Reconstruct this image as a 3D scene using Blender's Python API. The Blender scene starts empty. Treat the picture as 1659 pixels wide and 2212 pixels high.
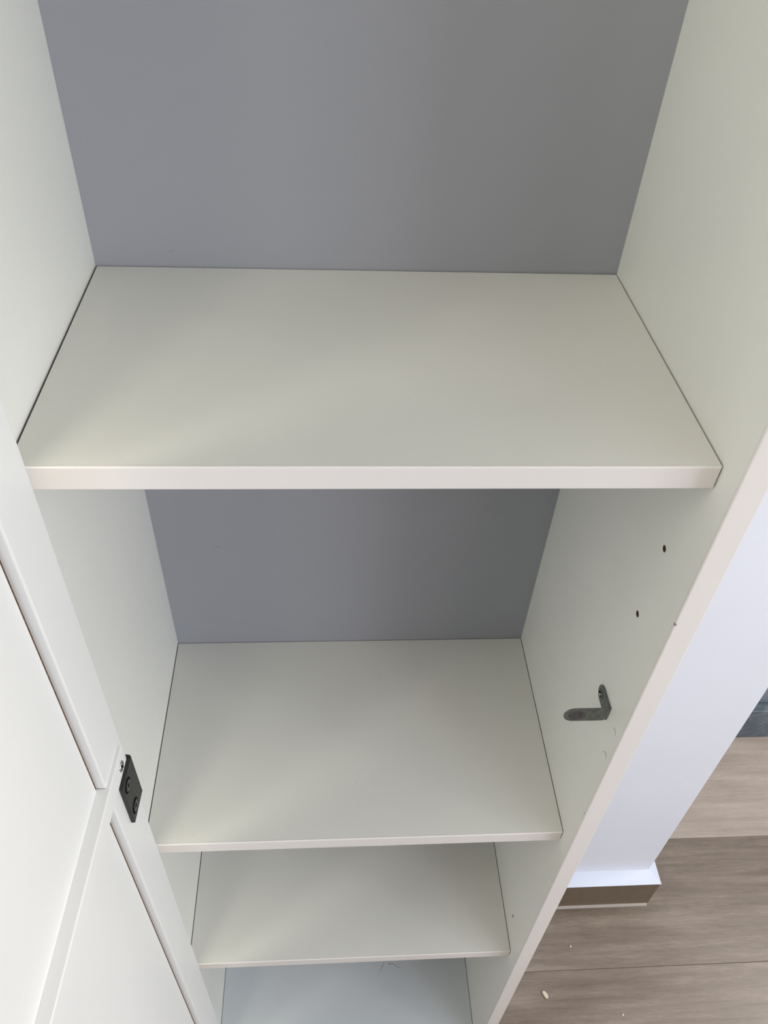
import bpy, bmesh, math, random
from mathutils import Matrix, Vector

# ------------------------------------------------------------------ camera
FLOOR = 1.38                      # the measured frame has its zero at the upper shelf; the floor is 1.38 m below
R = ((0.9976665537101591, 0.0039500026197795135, -0.06816043637916182),
     (-0.05212819884684902, 0.688788476420981, -0.723085807933365),
     (0.04409193229012989, 0.7249516068186673, 0.6873871320282007))
CAM = (0.18846526, -0.61653773, 0.30922847 + FLOOR)
scn = bpy.context.scene
col = scn.collection
cd = bpy.data.cameras.new('camera'); cam = bpy.data.objects.new('camera', cd); col.objects.link(cam)
cd.sensor_fit = 'HORIZONTAL'; cd.sensor_width = 36.0; cd.lens = 36.0 * 1721.05 / 1659.0
cd.clip_start = 0.01
m = Matrix(R).to_4x4(); m.translation = Vector(CAM); cam.matrix_world = m
scn.camera = cam

# ------------------------------------------------------------------ world, lights, exposure
w = bpy.data.worlds.new('world'); scn.world = w; w.use_nodes = True
bg = w.node_tree.nodes['Background']
bg.inputs[0].default_value = (0.93, 0.96, 1.0, 1); bg.inputs[1].default_value = 0.04

def area(name, loc, target, sx, sy, power, colr):
    ld = bpy.data.lights.new(name, 'AREA'); ld.shape = 'RECTANGLE'; ld.size = sx; ld.size_y = sy
    ld.energy = power; ld.color = colr
    o = bpy.data.objects.new(name, ld); col.objects.link(o); o.location = loc
    o.rotation_euler = (Vector(target) - Vector(loc)).to_track_quat('-Z', 'Y').to_euler()
    return o
area('window_light', (2.2, -2.0, 1.9), (0.2, 0, 1.1), 1.4, 1.4, 31.50, (0.838, 0.905, 1.000))
area('side_window_light', (2.6, -0.9, 1.8), (0.1, -0.2, 1.1), 1.4, 1.4, 26.70, (0.989, 1.000, 0.978))
area('front_right_fill', (1.5, -2.6, 1.9), (0.2, 0, 1.1), 1.2, 1.2, 13.80, (1.000, 0.913, 0.957))  # added fill from the front right, strength fitted to the interior tones
area('warm_fill', (-1.2, -1.5, 3.0), (0.2, 0, 1.1), 1.4, 1.4, 48.60, (1.000, 0.951, 0.790))  # unseen warm fill from upper left, added to brighten the interior
area('left_fill', (-2.0, -1.0, 2.5), (0.2, -0.1, 1.1), 1.4, 1.0, 30.00, (1.000, 0.985, 0.920))  # second added fill from the left, stands for no known lamp
area('far_floor_fill', (2.4, 0.3, 2.4), (1.2, 0.1, 0), 1.0, 1.0, 42.0, (1.000, 0.924, 0.857))  # light added to brighten the floor past the wall corner
area('overhead_fill', (0.2, -0.75, 2.9), (0.2, -0.3, 1.0), 1.0, 0.6, 4.20, (1.000, 0.964, 0.893))  # weak overhead fill, added without a known fitting
scn.view_settings.view_transform = 'Standard'; scn.view_settings.look = 'None'
scn.view_settings.gamma = 1.0; scn.view_settings.use_curve_mapping = False
scn.view_settings.exposure = 0.0

# ------------------------------------------------------------------ materials
def newmat(name, rough=0.5, spec=0.5, metal=0.0):
    mt = bpy.data.materials.new(name); mt.use_nodes = True
    nt = mt.node_tree; b = nt.nodes['Principled BSDF']
    b.inputs['Roughness'].default_value = rough; b.inputs['Metallic'].default_value = metal
    b.inputs['Specular IOR Level'].default_value = spec
    return mt, nt, b

def ramp(nt, fac, stops):
    r = nt.nodes.new('ShaderNodeValToRGB'); e = r.color_ramp.elements
    while len(e) < len(stops): e.new(0.5)
    for i, (p, c) in enumerate(stops):
        e[i].position = p; e[i].color = (*c, 1)
    nt.links.new(fac, r.inputs[0]); return r.outputs[0]

def noise(nt, scale, detail=3, vec=None, rough=0.5, dist=0.0):
    n = nt.nodes.new('ShaderNodeTexNoise'); n.inputs['Scale'].default_value = scale
    n.inputs['Detail'].default_value = detail; n.inputs['Roughness'].default_value = rough
    n.inputs['Distortion'].default_value = dist
    if vec is not None: nt.links.new(vec, n.inputs['Vector'])
    return n.outputs['Fac']

def position(nt):
    return nt.nodes.new('ShaderNodeNewGeometry').outputs['Position']

def bump(nt, b, h, strength=0.05, dist=0.001):
    n = nt.nodes.new('ShaderNodeBump'); n.inputs['Strength'].default_value = strength
    n.inputs['Distance'].default_value = dist
    nt.links.new(h, n.inputs['Height']); nt.links.new(n.outputs[0], b.inputs['Normal'])

def plain(name, c, rough=0.5, spec=0.5, metal=0.0, var=0.03, scale=9.0, fine=600.0, bs=0.04, specks=0.0):
    mt, nt, b = newmat(name, rough, spec, metal)
    pos = position(nt)
    lo = tuple(max(0, x * (1 - var)) for x in c); hi = tuple(min(1, x * (1 + var)) for x in c)
    out = ramp(nt, noise(nt, scale, 3, pos), [(0.3, lo), (0.7, hi)])
    if specks:
        v = nt.nodes.new('ShaderNodeTexVoronoi'); v.inputs['Scale'].default_value = 60
        v.inputs['Randomness'].default_value = 1.0
        nt.links.new(pos, v.inputs['Vector'])
        lt = nt.nodes.new('ShaderNodeMath'); lt.operation = 'LESS_THAN'; lt.inputs[1].default_value = 0.035
        nt.links.new(v.outputs['Distance'], lt.inputs[0])
        sp = nt.nodes.new('ShaderNodeSeparateColor'); nt.links.new(v.outputs['Color'], sp.inputs[0])
        g = nt.nodes.new('ShaderNodeMath'); g.operation = 'GREATER_THAN'; g.inputs[1].default_value = 0.86
        nt.links.new(sp.outputs[0], g.inputs[0])
        mu = nt.nodes.new('ShaderNodeMath'); mu.operation = 'MULTIPLY'
        nt.links.new(lt.outputs[0], mu.inputs[0]); nt.links.new(g.outputs[0], mu.inputs[1])
        m2 = nt.nodes.new('ShaderNodeMath'); m2.operation = 'MULTIPLY'; m2.inputs[1].default_value = specks
        nt.links.new(mu.outputs[0], m2.inputs[0])
        mx = nt.nodes.new('ShaderNodeMix'); mx.data_type = 'RGBA'
        nt.links.new(m2.outputs[0], mx.inputs[0]); nt.links.new(out, mx.inputs[6])
        mx.inputs[7].default_value = (0.22, 0.2, 0.17, 1); out = mx.outputs[2]
    nt.links.new(out, b.inputs['Base Color'])
    if bs: bump(nt, b, noise(nt, fine, 2, pos), bs, 0.0004)
    return mt

M = {}
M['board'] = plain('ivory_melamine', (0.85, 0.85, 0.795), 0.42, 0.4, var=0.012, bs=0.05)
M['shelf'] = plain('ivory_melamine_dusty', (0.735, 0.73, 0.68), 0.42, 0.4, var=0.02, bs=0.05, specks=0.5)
M['bottom'] = plain('cool_shaded_melamine', (0.63, 0.665, 0.69), 0.42, 0.4, var=0.02, bs=0.05, specks=0.3)  # grey-blue puts dim cool light low in the cabinet into the colour
M['edge'] = plain('pinkish_white_edge_band', (0.86, 0.815, 0.78), 0.32, 0.5, var=0.015, scale=5)
M['core'] = plain('brown_chipboard_core', (0.13, 0.075, 0.04), 0.9, 0.1, var=0.4, scale=300)
M['back'] = plain('grey_back_board', (0.362, 0.372, 0.405), 0.5, 0.35, var=0.015, scale=3, bs=0.03)
M['door'] = plain('white_door_lacquer', (0.815, 0.815, 0.80), 0.38, 0.4, var=0.008, bs=0.03)
M['wall'] = plain('white_wall_paint', (0.83, 0.845, 0.93), 0.7, 0.25, var=0.012, scale=4, fine=260, bs=0.08)
M['cap'] = plain('white_gloss_cap', (0.66, 0.715, 0.83), 0.3, 0.5, var=0.01)
M['black'] = plain('black_coated_steel', (0.028, 0.027, 0.026), 0.5, 0.35, 0.0, var=0.1, scale=200, bs=0.15)
M['black_screw'] = plain('black_screw_steel', (0.02, 0.022, 0.026), 0.3, 0.5, 0.2, var=0.1)
M['void'] = plain('dark_recess', (0.008, 0.008, 0.01), 0.8, 0.1, var=0.1, bs=0)
M['chrome'] = plain('chrome', (0.75, 0.75, 0.78), 0.16, 0.5, 1.0, var=0.02, bs=0)
M['zinc'] = plain('zinc_plated_steel', (0.19, 0.205, 0.19), 0.42, 0.5, 0.75, var=0.22, scale=170, fine=900, bs=0.12)
M['zinc_dark'] = plain('dark_zinc', (0.10, 0.095, 0.095), 0.5, 0.4, 0.4, var=0.4, scale=260, bs=0.12)  # darker, mottled zinc tone for the bracket boss
M['scuff'] = plain('scuff', (0.24, 0.23, 0.20), 0.7, 0.2, bs=0)
M['scuff_red'] = plain('reddish_scuff', (0.33, 0.27, 0.28), 0.7, 0.2, bs=0)
M['bead'] = plain('sealant_bead', (0.42, 0.37, 0.34), 0.45, 0.4)
M['crumb'] = plain('wood_crumb', (0.62, 0.53, 0.43), 0.9, 0.1, var=0.15, scale=400)
M['hair'] = plain('dust_fibre', (0.25, 0.22, 0.2), 0.8, 0.1, bs=0)

def wood(name, dark, mid, light, rough, tint=0.10):
    mt, nt, b = newmat(name, rough, 0.5)
    pos = position(nt)
    oi = nt.nodes.new('ShaderNodeObjectInfo')
    off = nt.nodes.new('ShaderNodeVectorMath'); off.operation = 'SCALE'; off.inputs['Scale'].default_value = 7.3
    cmb = nt.nodes.new('ShaderNodeCombineXYZ')
    for i in range(3): nt.links.new(oi.outputs['Random'], cmb.inputs[i])
    nt.links.new(cmb.outputs[0], off.inputs[0])
    add = nt.nodes.new('ShaderNodeVectorMath'); add.operation = 'ADD'
    nt.links.new(pos, add.inputs[0]); nt.links.new(off.outputs[0], add.inputs[1])
    def stretched(sx, sy, sz=6):
        mp = nt.nodes.new('ShaderNodeMapping'); mp.inputs['Scale'].default_value = (sx, sy, sz)
        nt.links.new(add.outputs[0], mp.inputs['Vector']); return mp.outputs[0]
    a = noise(nt, 1.0, 8, stretched(4.0, 60.0), 0.65, 0.3)        # broad streaks along the plank
    f = noise(nt, 1.0, 5, stretched(45.0, 420.0), 0.7)            # fine pores
    wv = nt.nodes.new('ShaderNodeTexWave'); wv.wave_type = 'BANDS'; wv.bands_direction = 'Y'
    wv.inputs['Scale'].default_value = 5.0; wv.inputs['Distortion'].default_value = 14.0
    wv.inputs['Detail'].default_value = 3.0; wv.inputs['Detail Scale'].default_value = 1.2
    nt.links.new(stretched(0.30, 1.0, 1), wv.inputs['Vector'])
    def mul(x, k):
        n = nt.nodes.new('ShaderNodeMath'); n.operation = 'MULTIPLY'; n.inputs[1].default_value = k
        nt.links.new(x, n.inputs[0]); return n.outputs[0]
    def plus(x, y):
        n = nt.nodes.new('ShaderNodeMath'); n.operation = 'ADD'
        nt.links.new(x, n.inputs[0]); nt.links.new(y, n.inputs[1]); return n.outputs[0]
    big = noise(nt, 1.0, 2, stretched(4.0, 9.0), 0.5)
    t = plus(plus(mul(a, 0.44), mul(f, 0.24)), plus(mul(wv.outputs['Fac'], 0.05), mul(big, 0.27)))
    c = ramp(nt, t, [(0.34, dark), (0.5, mid), (0.66, light)])
    nt.links.new(c, b.inputs['Base Color'])
    bump(nt, b, f, 0.10, 0.0005)
    return mt
M['oak'] = wood('greige_oak_plank', (0.122, 0.092, 0.071), (0.205, 0.165, 0.134), (0.325, 0.276, 0.234), 0.30)
M['oak_lit'] = wood('lit_greige_oak_plank', (0.31, 0.255, 0.213), (0.42, 0.355, 0.308), (0.55, 0.482, 0.428), 0.36)  # same oak, with window light on the far rows painted in as paler colour
M['skirt'] = wood('brown_wood_skirting', (0.12, 0.085, 0.055), (0.155, 0.112, 0.075), (0.20, 0.15, 0.105), 0.45)

def marble(name, c0, c1, c2):
    mt, nt, b = newmat(name, 0.4, 0.4)
    n = noise(nt, 22, 5, position(nt), 0.55, 0.8)
    nt.links.new(ramp(nt, n, [(0.35, c0), (0.52, c1), (0.68, c2)]), b.inputs['Base Color'])
    return mt
M['marble_dark'] = marble('dark_blue_grey_marble', (0.075, 0.095, 0.125), (0.105, 0.135, 0.16), (0.21, 0.235, 0.28))
M['marble_pale'] = marble('pale_blue_grey_marble', (0.16, 0.20, 0.24), (0.25, 0.275, 0.33), (0.33, 0.35, 0.41))

# ------------------------------------------------------------------ helpers
def link(name, bm, mats, parent=None, smooth=False):
    me = bpy.data.meshes.new(name); bm.normal_update(); bm.to_mesh(me); bm.free()
    if not isinstance(mats, (list, tuple)): mats = [mats]
    for x in mats: me.materials.append(x)
    if smooth:
        for p in me.polygons: p.use_smooth = True
    o = bpy.data.objects.new(name, me); col.objects.link(o)
    if parent is not None: o.parent = parent
    return o

def box_bm(x0, x1, y0, y1, z0, z1, bev=0.0, seg=2, bm=None, edges=None):
    tmp = bmesh.new(); bmesh.ops.create_cube(tmp, size=1)
    for v in tmp.verts:
        v.co = ((x0 + x1) / 2 + v.co.x * (x1 - x0), (y0 + y1) / 2 + v.co.y * (y1 - y0), (z0 + z1) / 2 + v.co.z * (z1 - z0))
    if bev:
        es = list(tmp.edges) if edges is None else [e for e in tmp.edges if edges(e)]
        bmesh.ops.bevel(tmp, geom=es, offset=bev, segments=seg, affect='EDGES', profile=0.5)
    if bm is None: return tmp
    me = bpy.data.meshes.new('t'); tmp.to_mesh(me); tmp.free(); bm.from_mesh(me); bpy.data.meshes.remove(me)
    return bm

def box(name, d, mat, parent=None, bev=0.0005, seg=2, edges=None):
    return link(name, box_bm(*d, bev, seg, edges=edges), mat, parent)

def poly_bm(pts, axis, a0, a1, bev=0.0):
    """extrude a 2-D outline along an axis; axis 'x': pts are (y, z), 'y': (x, z), 'z': (x, y)"""
    bm = bmesh.new()
    def P(p, a): return {'x': (a, p[0], p[1]), 'y': (p[0], a, p[1]), 'z': (p[0], p[1], a)}[axis]
    lo = [bm.verts.new(P(p, a0)) for p in pts]; hi = [bm.verts.new(P(p, a1)) for p in pts]
    n = len(pts)
    bm.faces.new(lo); bm.faces.new(hi)
    for i in range(n): bm.faces.new((lo[i], lo[(i + 1) % n], hi[(i + 1) % n], hi[i]))
    bmesh.ops.recalc_face_normals(bm, faces=bm.faces)
    if bev:
        es = [e for e in bm.edges if (e.verts[0] in lo) == (e.verts[1] in lo)]
        bmesh.ops.bevel(bm, geom=es, offset=bev, segments=2, affect='EDGES', profile=0.5)
    return bm

def disc_bm(center, normal, r, h, seg=28, bev=0.0, sx=1.0):
    bm = bmesh.new()
    bmesh.ops.create_cone(bm, cap_ends=True, segments=seg, radius1=r, radius2=r, depth=h)
    if bev:
        es = [e for e in bm.edges if all(v.co.z > 0 for v in e.verts)]
        bmesh.ops.bevel(bm, geom=es, offset=bev, segments=3, affect='EDGES', profile=0.5)
    q = Vector((0, 0, 1)).rotation_difference(Vector(normal))
    bmesh.ops.transform(bm, matrix=Matrix.Translation(center) @ q.to_matrix().to_4x4(), verts=bm.verts)
    return bm

def ring_bm(center, normal, r0, r1, h, seg=32):
    bm = bmesh.new(); vs = []
    for k in range(seg):
        a = 2 * math.pi * k / seg; c, s = math.cos(a), math.sin(a)
        vs.append([bm.verts.new((r * c, r * s, z)) for r, z in ((r0, 0), (r1, 0), (r1, h * 0.6), ((r0 + r1) / 2, h), (r0, h * 0.6))])
    for k in range(seg):
        a, b = vs[k], vs[(k + 1) % seg]
        for i in range(5): bm.faces.new((a[i], b[i], b[(i + 1) % 5], a[(i + 1) % 5]))
    bmesh.ops.recalc_face_normals(bm, faces=bm.faces)
    q = Vector((0, 0, 1)).rotation_difference(Vector(normal))
    bmesh.ops.transform(bm, matrix=Matrix.Translation(center) @ q.to_matrix().to_4x4(), verts=bm.verts)
    return bm

def tube(name, pts, r, mat, parent=None, seg=6):
    bm = bmesh.new(); rings = []
    pts = [Vector(p) for p in pts]; n = len(pts)
    for i, p in enumerate(pts):
        d = (pts[min(i + 1, n - 1)] - pts[max(i - 1, 0)]).normalized()
        u = d.orthogonal().normalized(); v = d.cross(u)
        rr = r * (0.35 if i in (0, n - 1) else 1)
        rings.append([bm.verts.new(p + u * rr * math.cos(2 * math.pi * k / seg) + v * rr * math.sin(2 * math.pi * k / seg)) for k in range(seg)])
    for a, b in zip(rings, rings[1:]):
        for k in range(seg): bm.faces.new((a[k], a[(k + 1) % seg], b[(k + 1) % seg], b[k]))
    bm.faces.new(rings[0]); bm.faces.new(rings[-1])
    bmesh.ops.recalc_face_normals(bm, faces=bm.faces)
    return link(name, bm, mat, parent, True)

def empty(name, loc=(0, 0, 0), parent=None):
    o = bpy.data.objects.new(name, None); col.objects.link(o); o.location = loc; o.empty_display_size = 0.05
    if parent is not None: o.parent = parent
    return o

def tag(o, label, cat, group=None):
    o['label'] = label; o['category'] = cat; o['kind'] = 'thing'
    if group: o['group'] = group
    return o

def Z(z): return z + FLOOR

# ------------------------------------------------------------------ floor
WALL_Y, WALL_X = 0.0125, 0.8205
floor = box('floor', (-2.2, 3.4, -2.4, 2.6, -0.05, -0.009), M['core'], None, 0)
floor['kind'] = 'structure'; floor['label'] = 'greige wood plank floor'
PW = 0.2495
y = -0.13 - 9 * PW; r = 0
rnd = random.Random(4)
while y < 2.4:
    x = -2.2 - rnd.random() * 0.9
    if abs(y + 0.13) < 0.01 or abs(y + 0.13 + PW) < 0.01 or abs(y + 0.13 - PW) < 0.01: x = -2.2 - (0.05 if r % 2 else 0.30)
    while x < 3.3:
        x1 = x + 1.9
        a, b = max(x, -2.19), min(x1, 3.39)
        if b - a > 0.08:
            p = box('plank', (a + 0.0002, b - 0.0002, y + 0.0002, y + PW - 0.0001, -0.008, 0.0), M['oak_lit' if y > 0.1 else 'oak'], floor, 0.0008, 1,
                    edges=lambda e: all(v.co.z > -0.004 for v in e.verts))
        x = x1
    y += PW; r += 1

# ------------------------------------------------------------------ wall behind the cabinet, with its skirting
wall = box('wall_back', (-2.2, WALL_X, WALL_Y, WALL_Y + 0.16, 0.0, 2.6), M['wall'], None, 0.0015, 2)
wall['kind'] = 'structure'; wall['label'] = 'white painted wall beside the cabinet, ending in a free corner'
SK_Y, SK_X, SK_H = -0.0146, 0.8385, 0.1017
skirt = box('baseboard_back', (0.4520, SK_X - 0.001, SK_Y + 0.001, WALL_Y, 0.0, SK_H - 0.0012), M['skirt'], None, 0.0004)
skirt['kind'] = 'structure'; skirt['label'] = 'brown wooden skirting with a sloping white cap at the foot of the white wall'
ret = box('return', (WALL_X, SK_X - 0.001, WALL_Y + 0.0, WALL_Y + 0.19, 0.0, SK_H - 0.0012), M['skirt'], skirt, 0.0004)
bm = bmesh.new()     # white cap, mitred round the corner, sloping down to the front
hi = SK_H + 0.006
A = [(0.4520, SK_Y), (SK_X, SK_Y), (SK_X, WALL_Y + 0.19)]
B = [(0.4520, WALL_Y), (WALL_X, WALL_Y), (WALL_X, WALL_Y + 0.19)]
lo = [bm.verts.new((*a, SK_H - 0.0012)) for a in A]; up = [bm.verts.new((*a, SK_H)) for a in A]
tb = [bm.verts.new((*b, hi)) for b in B]; bb = [bm.verts.new((*b, SK_H - 0.0012)) for b in B]
for i in range(2):
    bm.faces.new((lo[i], lo[i + 1], up[i + 1], up[i])); bm.faces.new((up[i], up[i + 1], tb[i + 1], tb[i]))
    bm.faces.new((tb[i], tb[i + 1], bb[i + 1], bb[i])); bm.faces.new((bb[i], bb[i + 1], lo[i + 1], lo[i]))
bm.faces.new((lo[0], up[0], tb[0], bb[0])); bm.faces.new((lo[2], bb[2], tb[2], up[2]))
bmesh.ops.recalc_face_normals(bm, faces=bm.faces)
cap = link('cap', bm, M['cap'], skirt); cap['label'] = 'white cap'
bead = link('sealant_bead', poly_bm([(SK_Y + 0.0005, 0.0), (SK_Y - 0.0035, 0.0), (SK_Y - 0.003, 0.002), (SK_Y - 0.001, 0.004), (SK_Y + 0.0012, 0.0045)], 'x', 0.4525, SK_X - 0.003), M['bead'], skirt)
bead['label'] = 'thin pale bead along the floor'

# marbled stone cladding beyond the wall corner
far = box('wall_far', (0.85, 2.6, 0.385, 0.52, 0.0, 2.6), M['marble_pale'], None, 0.001)
far['kind'] = 'structure'; far['label'] = 'pale blue-grey marbled wall beyond the corner'
fs = box('baseboard_far', (0.85, 2.6, 0.36, 0.385, 0.0, 0.114), M['marble_dark'], None, 0.002)
fs['kind'] = 'structure'; fs['label'] = 'dark blue-grey marbled stone skirting on the wood floor'

# ------------------------------------------------------------------ cabinet
W, T, TS = 0.432, 0.0187, 0.018
YF = -0.2745                         # front of the side panels
TOP = 2.02
cab = tag(empty('cabinet', (W / 2, -0.13, 0)), 'tall open ivory cabinet with grey back and white door swung open', 'cabinet')
def cpart(o):                         # parent to the cabinet, keeping world coordinates
    o.parent = cab; o.matrix_parent_inverse = Matrix.Translation(-cab.location); return o

def front_edges(e):
    return all(v.co.y < YF + 0.0005 for v in e.verts)

def drill(o, holes):
    """holes: (y, z, radius) bored into the inner face of the right side panel"""
    bm = bmesh.new()
    for (y, z, r, d) in holes:
        c = disc_bm((W + d / 2 - 0.001, y, z), (1, 0, 0), r, d + 0.002, 20)
        me = bpy.data.meshes.new('t'); c.to_mesh(me); c.free(); bm.from_mesh(me); bpy.data.meshes.remove(me)
    for f in bm.faces: f.material_index = 1
    cutter = link('cutter', bm, [M['board'], M['core']])
    md = o.modifiers.new('holes', 'BOOLEAN'); md.object = cutter; md.operation = 'DIFFERENCE'; md.solver = 'EXACT'
    bpy.context.view_layer.update()
    me = bpy.data.meshes.new_from_object(o.evaluated_get(bpy.context.evaluated_depsgraph_get()))
    o.modifiers.clear(); o.data = me
    cm = cutter.data; bpy.data.objects.remove(cutter); bpy.data.meshes.remove(cm)

EB = 0.0015                          # thickness of the edge banding
def side(x0, x1):
    o = link('side_panel', box_bm(x0, x1, YF + EB, 0.0075, 0.0, TOP), [M['board'], M['core']])
    return o
left = side(-T, 0.0)
right = side(W, W + T)
HOLES = [(-0.2254, Z(-0.1007), 0.0028, 0.012), (-0.2254, Z(-0.1753), 0.0028, 0.012), (-0.2715, Z(-0.420), 0.0009, 0.006),
         (-0.2257, Z(-0.8121), 0.0023, 0.012)]
drill(right, HOLES)
for o, x0, x1 in ((left, -T, 0.0), (right, W, W + T)):
    cpart(o)
    e = link('edge_band', box_bm(x0, x1, YF, YF + EB + 0.0001, 0.0, TOP, 0.0011, 3, edges=lambda e: all(v.co.y < YF + 0.0003 for v in e.verts) and abs(e.verts[0].co.x - e.verts[1].co.x) < 1e-5), M['edge'])
    e.parent = o; e['label'] = 'pinkish white front edge band'
chip = box('edge_chip', (W - 0.0002, W + 0.0012, YF - 0.0001, YF + 0.0016, Z(-0.1285), Z(-0.1262)), M['scuff_red'], right, 0)
chip['label'] = 'small reddish chip in the front edge'

back = cpart(box('back_panel', (0.0, W, 0.0, 0.0045, 0.09, TOP - TS), M['back'], None, 0))
back['label'] = 'smooth blue-grey back panel'
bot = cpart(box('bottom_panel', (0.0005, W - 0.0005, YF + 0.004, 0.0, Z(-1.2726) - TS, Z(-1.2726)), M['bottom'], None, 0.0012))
topp = cpart(box('top_panel', (0.0, W, YF + 0.002, 0.0, TOP - TS, TOP), M['board'], None, 0.0005))
pl = cpart(box('plinth', (0.0, W, YF + 0.03, YF + 0.048, 0.0, Z(-1.2726) - TS), M['board'], None, 0.0004))

def scuff(pts, r, mat, parent, name='scuff_mark'):
    return tube(name, pts, r, mat, parent, 5)
def xs(y, z): return (W - 0.00005, y, Z(z))
scuff([xs(-0.2580, -0.2894), xs(-0.2602, -0.2876), xs(-0.2622, -0.2873), xs(-0.2640, -0.2886), xs(-0.2653, -0.2907)], 0.00026, M['scuff'], right)
scuff([xs(-0.2586, -0.3277), xs(-0.2608, -0.3243), xs(-0.2636, -0.3228), xs(-0.2658, -0.3238), xs(-0.2671, -0.3263)], 0.00026, M['scuff'], right)
scuff([(0.0615, -0.00005, Z(-0.3280)), (0.066, -0.00005, Z(-0.3285)), (0.0704, -0.00005, Z(-0.3300))], 0.00035, M['scuff_red'], back)
scuff([(0.0636, -0.00005, Z(0.0144)), (0.0608, -0.00005, Z(0.0128))], 0.0003, M['scuff'], back)

# shelf pins (under each shelf, in the bored rows)
ZS = (-0.0, -0.50007, -0.86051)
for zt in ZS:
    for x0, sgn, par in ((0.0, 1, left), (W, -1, right)):
        for yy in (-0.2254, -0.045):
            o = link('shelf_pin', disc_bm((x0 + sgn * 0.004, yy, Z(zt) - TS - 0.0029), (sgn, 0, 0), 0.0025, 0.009, 12), M['zinc'], par, True)

# ------------------------------------------------------------------ shelves: loose boards on pins
def shelf(z, yf, label, gl=0.0016, gr=0.0010, gb=0.0012):
    zt = Z(z)
    root = tag(empty('shelf', (W / 2, -0.12, zt - TS)), label, 'shelf', 'ivory shelves in the cabinet')
    inv = Matrix.Translation(-Vector(root.location))
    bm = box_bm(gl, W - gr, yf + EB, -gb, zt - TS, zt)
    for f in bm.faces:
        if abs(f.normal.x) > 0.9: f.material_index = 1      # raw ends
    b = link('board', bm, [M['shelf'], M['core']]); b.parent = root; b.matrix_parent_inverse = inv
    e = link('edge_band', box_bm(gl, W - gr, yf, yf + EB + 0.0001, zt - TS, zt, 0.0011, 3, edges=lambda e: all(v.co.y < yf + 0.0003 for v in e.verts)), M['edge'])
    e.parent = root; e.matrix_parent_inverse = inv; e['label'] = 'rounded pinkish white front edge band'
    return root
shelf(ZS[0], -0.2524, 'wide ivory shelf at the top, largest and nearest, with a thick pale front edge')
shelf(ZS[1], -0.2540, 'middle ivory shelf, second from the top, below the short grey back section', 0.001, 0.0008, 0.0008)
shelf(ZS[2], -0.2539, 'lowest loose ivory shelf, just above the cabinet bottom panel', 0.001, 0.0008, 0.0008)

# ------------------------------------------------------------------ door, swung open on the left
XD, PH, E_, DD, ZR, HR, US, U0 = 0.03154, 0.04139, 0.00316, 0.00625, -0.22928, 0.01943, 0.04108, 0.00868
door = empty('door'); cpart(door)
# local frame of the door: x = u along the door away from the hinge, y = v out of its inner face, z up
cs, sn = math.cos(PH), math.sin(PH)
DM = Matrix(((-sn, cs, 0, XD), (-cs, -sn, 0, -0.292), (0, 0, 1, 0), (0, 0, 0, 1)))
def dpart(name, bm, mat, label=None, smooth=False):
    bmesh.ops.transform(bm, matrix=DM, verts=bm.verts)
    bmesh.ops.recalc_face_normals(bm, faces=bm.faces)
    o = link(name, bm, mat, None, smooth); o.parent = door
    if label: o['label'] = label
    return o
DW, DZ0, DZ1, DT = 0.426, 0.095, TOP - 0.004, 0.019
ZA, ZB = Z(ZR), Z(ZR - HR)
GP = 0.0022
door_back = dpart('backing', box_bm(0.004, DW - 0.004, -DT + 0.002, -DD - 0.0008, DZ0 + 0.003, DZ1 - 0.003), M['core'])
dpart('stile', box_bm(0, US, -DT, 0, DZ0, DZ1, 0.0014, 3), M['door'])
dpart('stile', box_bm(DW - US, DW, -DT, 0, DZ0, DZ1, 0.0014, 3), M['door'])
dpart('rail', box_bm(US, DW - US, -DT, -0.0003, DZ1 - US, DZ1, 0.001, 2), M['door'])
dpart('rail', box_bm(US, DW - US, -DT, -0.0003, DZ0, DZ0 + US, 0.001, 2), M['door'])
dpart('door_panel', box_bm(US + GP, DW - US - GP, -DD - 0.0009, -DD, ZA, DZ1 - US - GP, 0.0005, 1), M['door'])
dpart('door_panel', box_bm(US + GP, DW - US - GP, -DD - 0.0009, -DD, DZ0 + US + GP, ZB - 0.0005, 0.0005, 1), M['door'])
# cross bar: thin lap over the stile, full depth over the recessed panels
bm = bmesh.new()
k = US + 0.0006
pr = [(U0, 0.0), (k - 0.0012, 0.0), (k, -0.0012), (k, -DD - 0.001), (DW - US - 0.0006, -DD - 0.001), (DW - US - 0.0006, 0.0), (DW - U0, 0.0), (DW - U0, E_), (U0, E_)]
b2 = poly_bm(pr, 'z', ZB, ZA)
es = [e for e in b2.edges if all(abs(v.co.y - E_) < 1e-6 for v in e.verts)]
bmesh.ops.bevel(b2, geom=es, offset=0.0011, segments=3, affect='EDGES', profile=0.5)
dpart('cross_bar', b2, M['door'], 'white bar laid across the stile and panels')

def local(uimg_u, v, z): return DM @ Vector((uimg_u, v, z))
nrm = (DM.to_3x3() @ Vector((0, 1, 0)))
# chrome screw at the end of the bar
SU, SZ = 0.0180, Z(-0.2405)
o = dpart('screw', disc_bm((SU, E_ + 0.0004, SZ), (0, 1, 0), 0.0045, 0.0011, 28, 0.0006), M['chrome'], 'small chrome screw in the end of the bar', True)
for a in (0.4, 0.4 + math.pi / 2):
    c = box_bm(-0.0033, 0.0033, 0, 0.0002, -0.0008, 0.0008)
    bmesh.ops.transform(c, matrix=Matrix.Translation((SU, E_ + 0.0009, SZ)) @ Matrix.Rotation(a, 4, 'Y'), verts=c.verts)
    dpart('screw_slot', c, M['void'])
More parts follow.
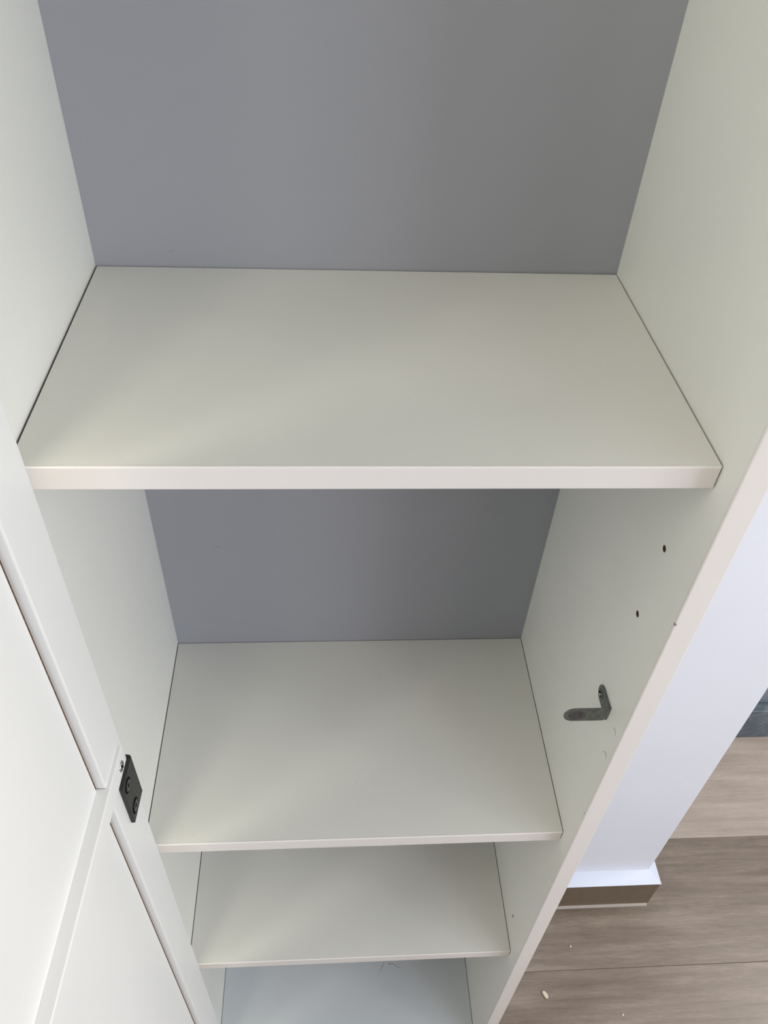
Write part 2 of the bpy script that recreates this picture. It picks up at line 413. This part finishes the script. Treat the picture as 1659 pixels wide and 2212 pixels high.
# black hinge plate wrapped round the door edge
PU0, PU1, PZ1, PZ0, PT = -0.0002, 0.0268, Z(-0.2593), Z(-0.3140), 0.003
def corner(cx, cy, r, a0, a1, n=5):
    return [(cx + r * math.cos(math.radians(a0 + (a1 - a0) * i / n)), cy + r * math.sin(math.radians(a0 + (a1 - a0) * i / n))) for i in range(n + 1)]
cr = 0.0016
pts = corner(PU1 - cr, PZ1 - cr, cr, 90, 0) + corner(PU1 - cr, PZ0 + cr, cr, 0, -90) + corner(PU0 + cr * 0.6, PZ0 + cr * 0.6, cr * 0.6, -90, -180) + corner(PU0 + cr * 0.6, PZ1 - cr * 0.6, cr * 0.6, 180, 90)
dpart('hinge_plate', poly_bm(pts, 'y', 0.0, PT, 0.0004), M['black'], 'black rectangular hinge plate')
wr = [(0.0, 0.0002), (0.0, PT), (-0.0008, PT), (-0.0018, PT - 0.0005), (-0.0026, PT - 0.0016), (-0.0028, 0.0), (-0.0028, -0.006), (-0.0004, -0.006), (-0.0004, 0.0002)]
dpart('hinge_plate', poly_bm(wr, 'z', PZ0, PZ1 - 0.0008), M['black'])
SCREWS = [(0.0180, Z(-0.2690)), (0.0176, Z(-0.3022))]
for su, sz in SCREWS:
    dpart('screw_seat', ring_bm((su, PT, sz), (0, 1, 0), 0.0048, 0.0064, 0.0007), M['void'], None, False)
    dpart('screw', disc_bm((su, PT + 0.0003, sz), (0, 1, 0), 0.0048, 0.0010, 28, 0.0004), M['black_screw'], 'black screw in the hinge plate', True)
    for a in (0.2, 0.2 + math.pi / 2):
        c = box_bm(-0.0022, 0.0022, 0, 0.0002, -0.0005, 0.0005)
        bmesh.ops.transform(c, matrix=Matrix.Translation((su, PT + 0.0008, sz)) @ Matrix.Rotation(a, 4, 'Y'), verts=c.verts)
        dpart('screw_slot', c, M['void'])

# ------------------------------------------------------------------ metal angle bracket on the right side panel
ZBR = Z(-0.2900); HW = 0.0090; YL = -0.2450; TH = 0.0018
def arc(cx, cz, rx, rz, a0, a1, n=10):
    return [(cx + rx * math.cos(math.radians(a0 + (a1 - a0) * i / n)), cz + rz * math.sin(math.radians(a0 + (a1 - a0) * i / n))) for i in range(n + 1)]
fl = [(YL + 0.0005, ZBR + HW), ] + arc(-0.2245, ZBR, 0.0090, HW, 90, -90, 14) + [(YL + 0.0005, ZBR - HW)]
leg = [(W - 0.0005, ZBR + HW)] + arc(0.4010, ZBR, 0.0095, HW, 90, 270, 14) + arc(W - 0.0055, ZBR - HW + 0.004, 0.004, 0.004, -90, 0, 5) + [(W - 0.0005, ZBR - HW + 0.0050)]
bm = poly_bm(fl, 'x', W - TH, W - 0.0001, 0.0004)
b2 = poly_bm(leg, 'y', YL, YL + TH, 0.0004)
me = bpy.data.meshes.new('t'); b2.to_mesh(me); b2.free(); bm.from_mesh(me); bpy.data.meshes.remove(me)
br = link('angle_bracket', bm, M['zinc'])
tag(br, 'small grey metal angle bracket with rounded ends screwed to the right side panel', 'bracket')
bs = bmesh.new(); bmesh.ops.create_uvsphere(bs, u_segments=24, v_segments=12, radius=1)
bmesh.ops.transform(bs, matrix=Matrix.Translation((0.4035, YL + 0.0001, ZBR - 0.0003)) @ Matrix.Diagonal((0.0080, 0.0010, 0.0068, 1)), verts=bs.verts)
o = link('boss', bs, M['zinc_dark'], br, True); o['label'] = 'dark oval boss'
scr = link('screw', disc_bm((W - TH - 0.0003, -0.2226, ZBR - 0.0008), (-1, 0, 0), 0.0048, 0.0008, 24, 0.0004), M['zinc'], br, True)
scr['label'] = 'screw with a cross recess'
for a, mm in ((0.0, 'void'), (math.pi / 2, 'void')):
    c = box_bm(0, 0.0003, -0.0032, 0.0032, -0.0009, 0.0009)
    bmesh.ops.transform(c, matrix=Matrix.Translation((W - TH - 0.0009, -0.2226, ZBR - 0.0008)) @ Matrix.Rotation(a, 4, 'X'), verts=c.verts)
    link('screw_slot', c, M[mm], scr)
link('screw_centre', disc_bm((W - TH - 0.0009, -0.2232, ZBR - 0.0008), (-1, 0, 0), 0.0012, 0.0008, 12), M['chrome'], scr, True)

# ------------------------------------------------------------------ crumbs and fibre
def crumb(x, y, sx, sy, sz, rz, label, seed):
    rr = random.Random(seed)
    bm = bmesh.new(); bmesh.ops.create_icosphere(bm, subdivisions=2, radius=1)
    for v in bm.verts:
        k = 1 + rr.uniform(-0.16, 0.16)
        v.co = Vector((math.copysign(abs(v.co.x) ** 0.7, v.co.x), math.copysign(abs(v.co.y) ** 0.7, v.co.y), math.copysign(abs(v.co.z) ** 0.6, v.co.z))) * k
    zmin = min(v.co.z for v in bm.verts)
    for v in bm.verts: v.co = Vector((v.co.x * sx, v.co.y * sy, (v.co.z - zmin) * sz))
    bmesh.ops.rotate(bm, verts=bm.verts, cent=(0, 0, 0), matrix=Matrix.Rotation(rz, 3, 'Z'))
    o = link('crumb', bm, M['crumb']); o.location = (x, y, 0.0)
    tag(o, label, 'crumb', 'crumbs on the wood floor'); return o
crumb(0.5928, -0.1713, 0.0036, 0.0075, 0.0022, -0.35 + 0.9, 'largest pale wood crumb on the floor beside the cabinet foot', 3)
crumb(0.6599, -0.0888, 0.0020, 0.0020, 0.0011, 0.3, 'tiny pale crumb on the floor between the largest crumb and the skirting', 5)
crumb(0.7324, -0.2100, 0.0022, 0.0018, 0.0011, 0.8, 'tiny pale crumb on the floor farthest from the cabinet', 8)

zb = Z(-1.2726) + 0.00025
fib = tube('fibre', [(0.2749, -0.1496, zb), (0.2790, -0.1440, zb), (0.2825, -0.1365, zb), (0.2855, -0.1320, zb + 0.001), (0.2895, -0.1330, zb + 0.0015), (0.2925, -0.1400, zb), (0.2975, -0.1375, zb + 0.0008), (0.3025, -0.1405, zb), (0.3080, -0.1450, zb), (0.3125, -0.1440, zb)], 0.00025, M['hair'])
tag(fib, 'fine curled fibre lying on the cabinet bottom under the lowest shelf', 'fibre')
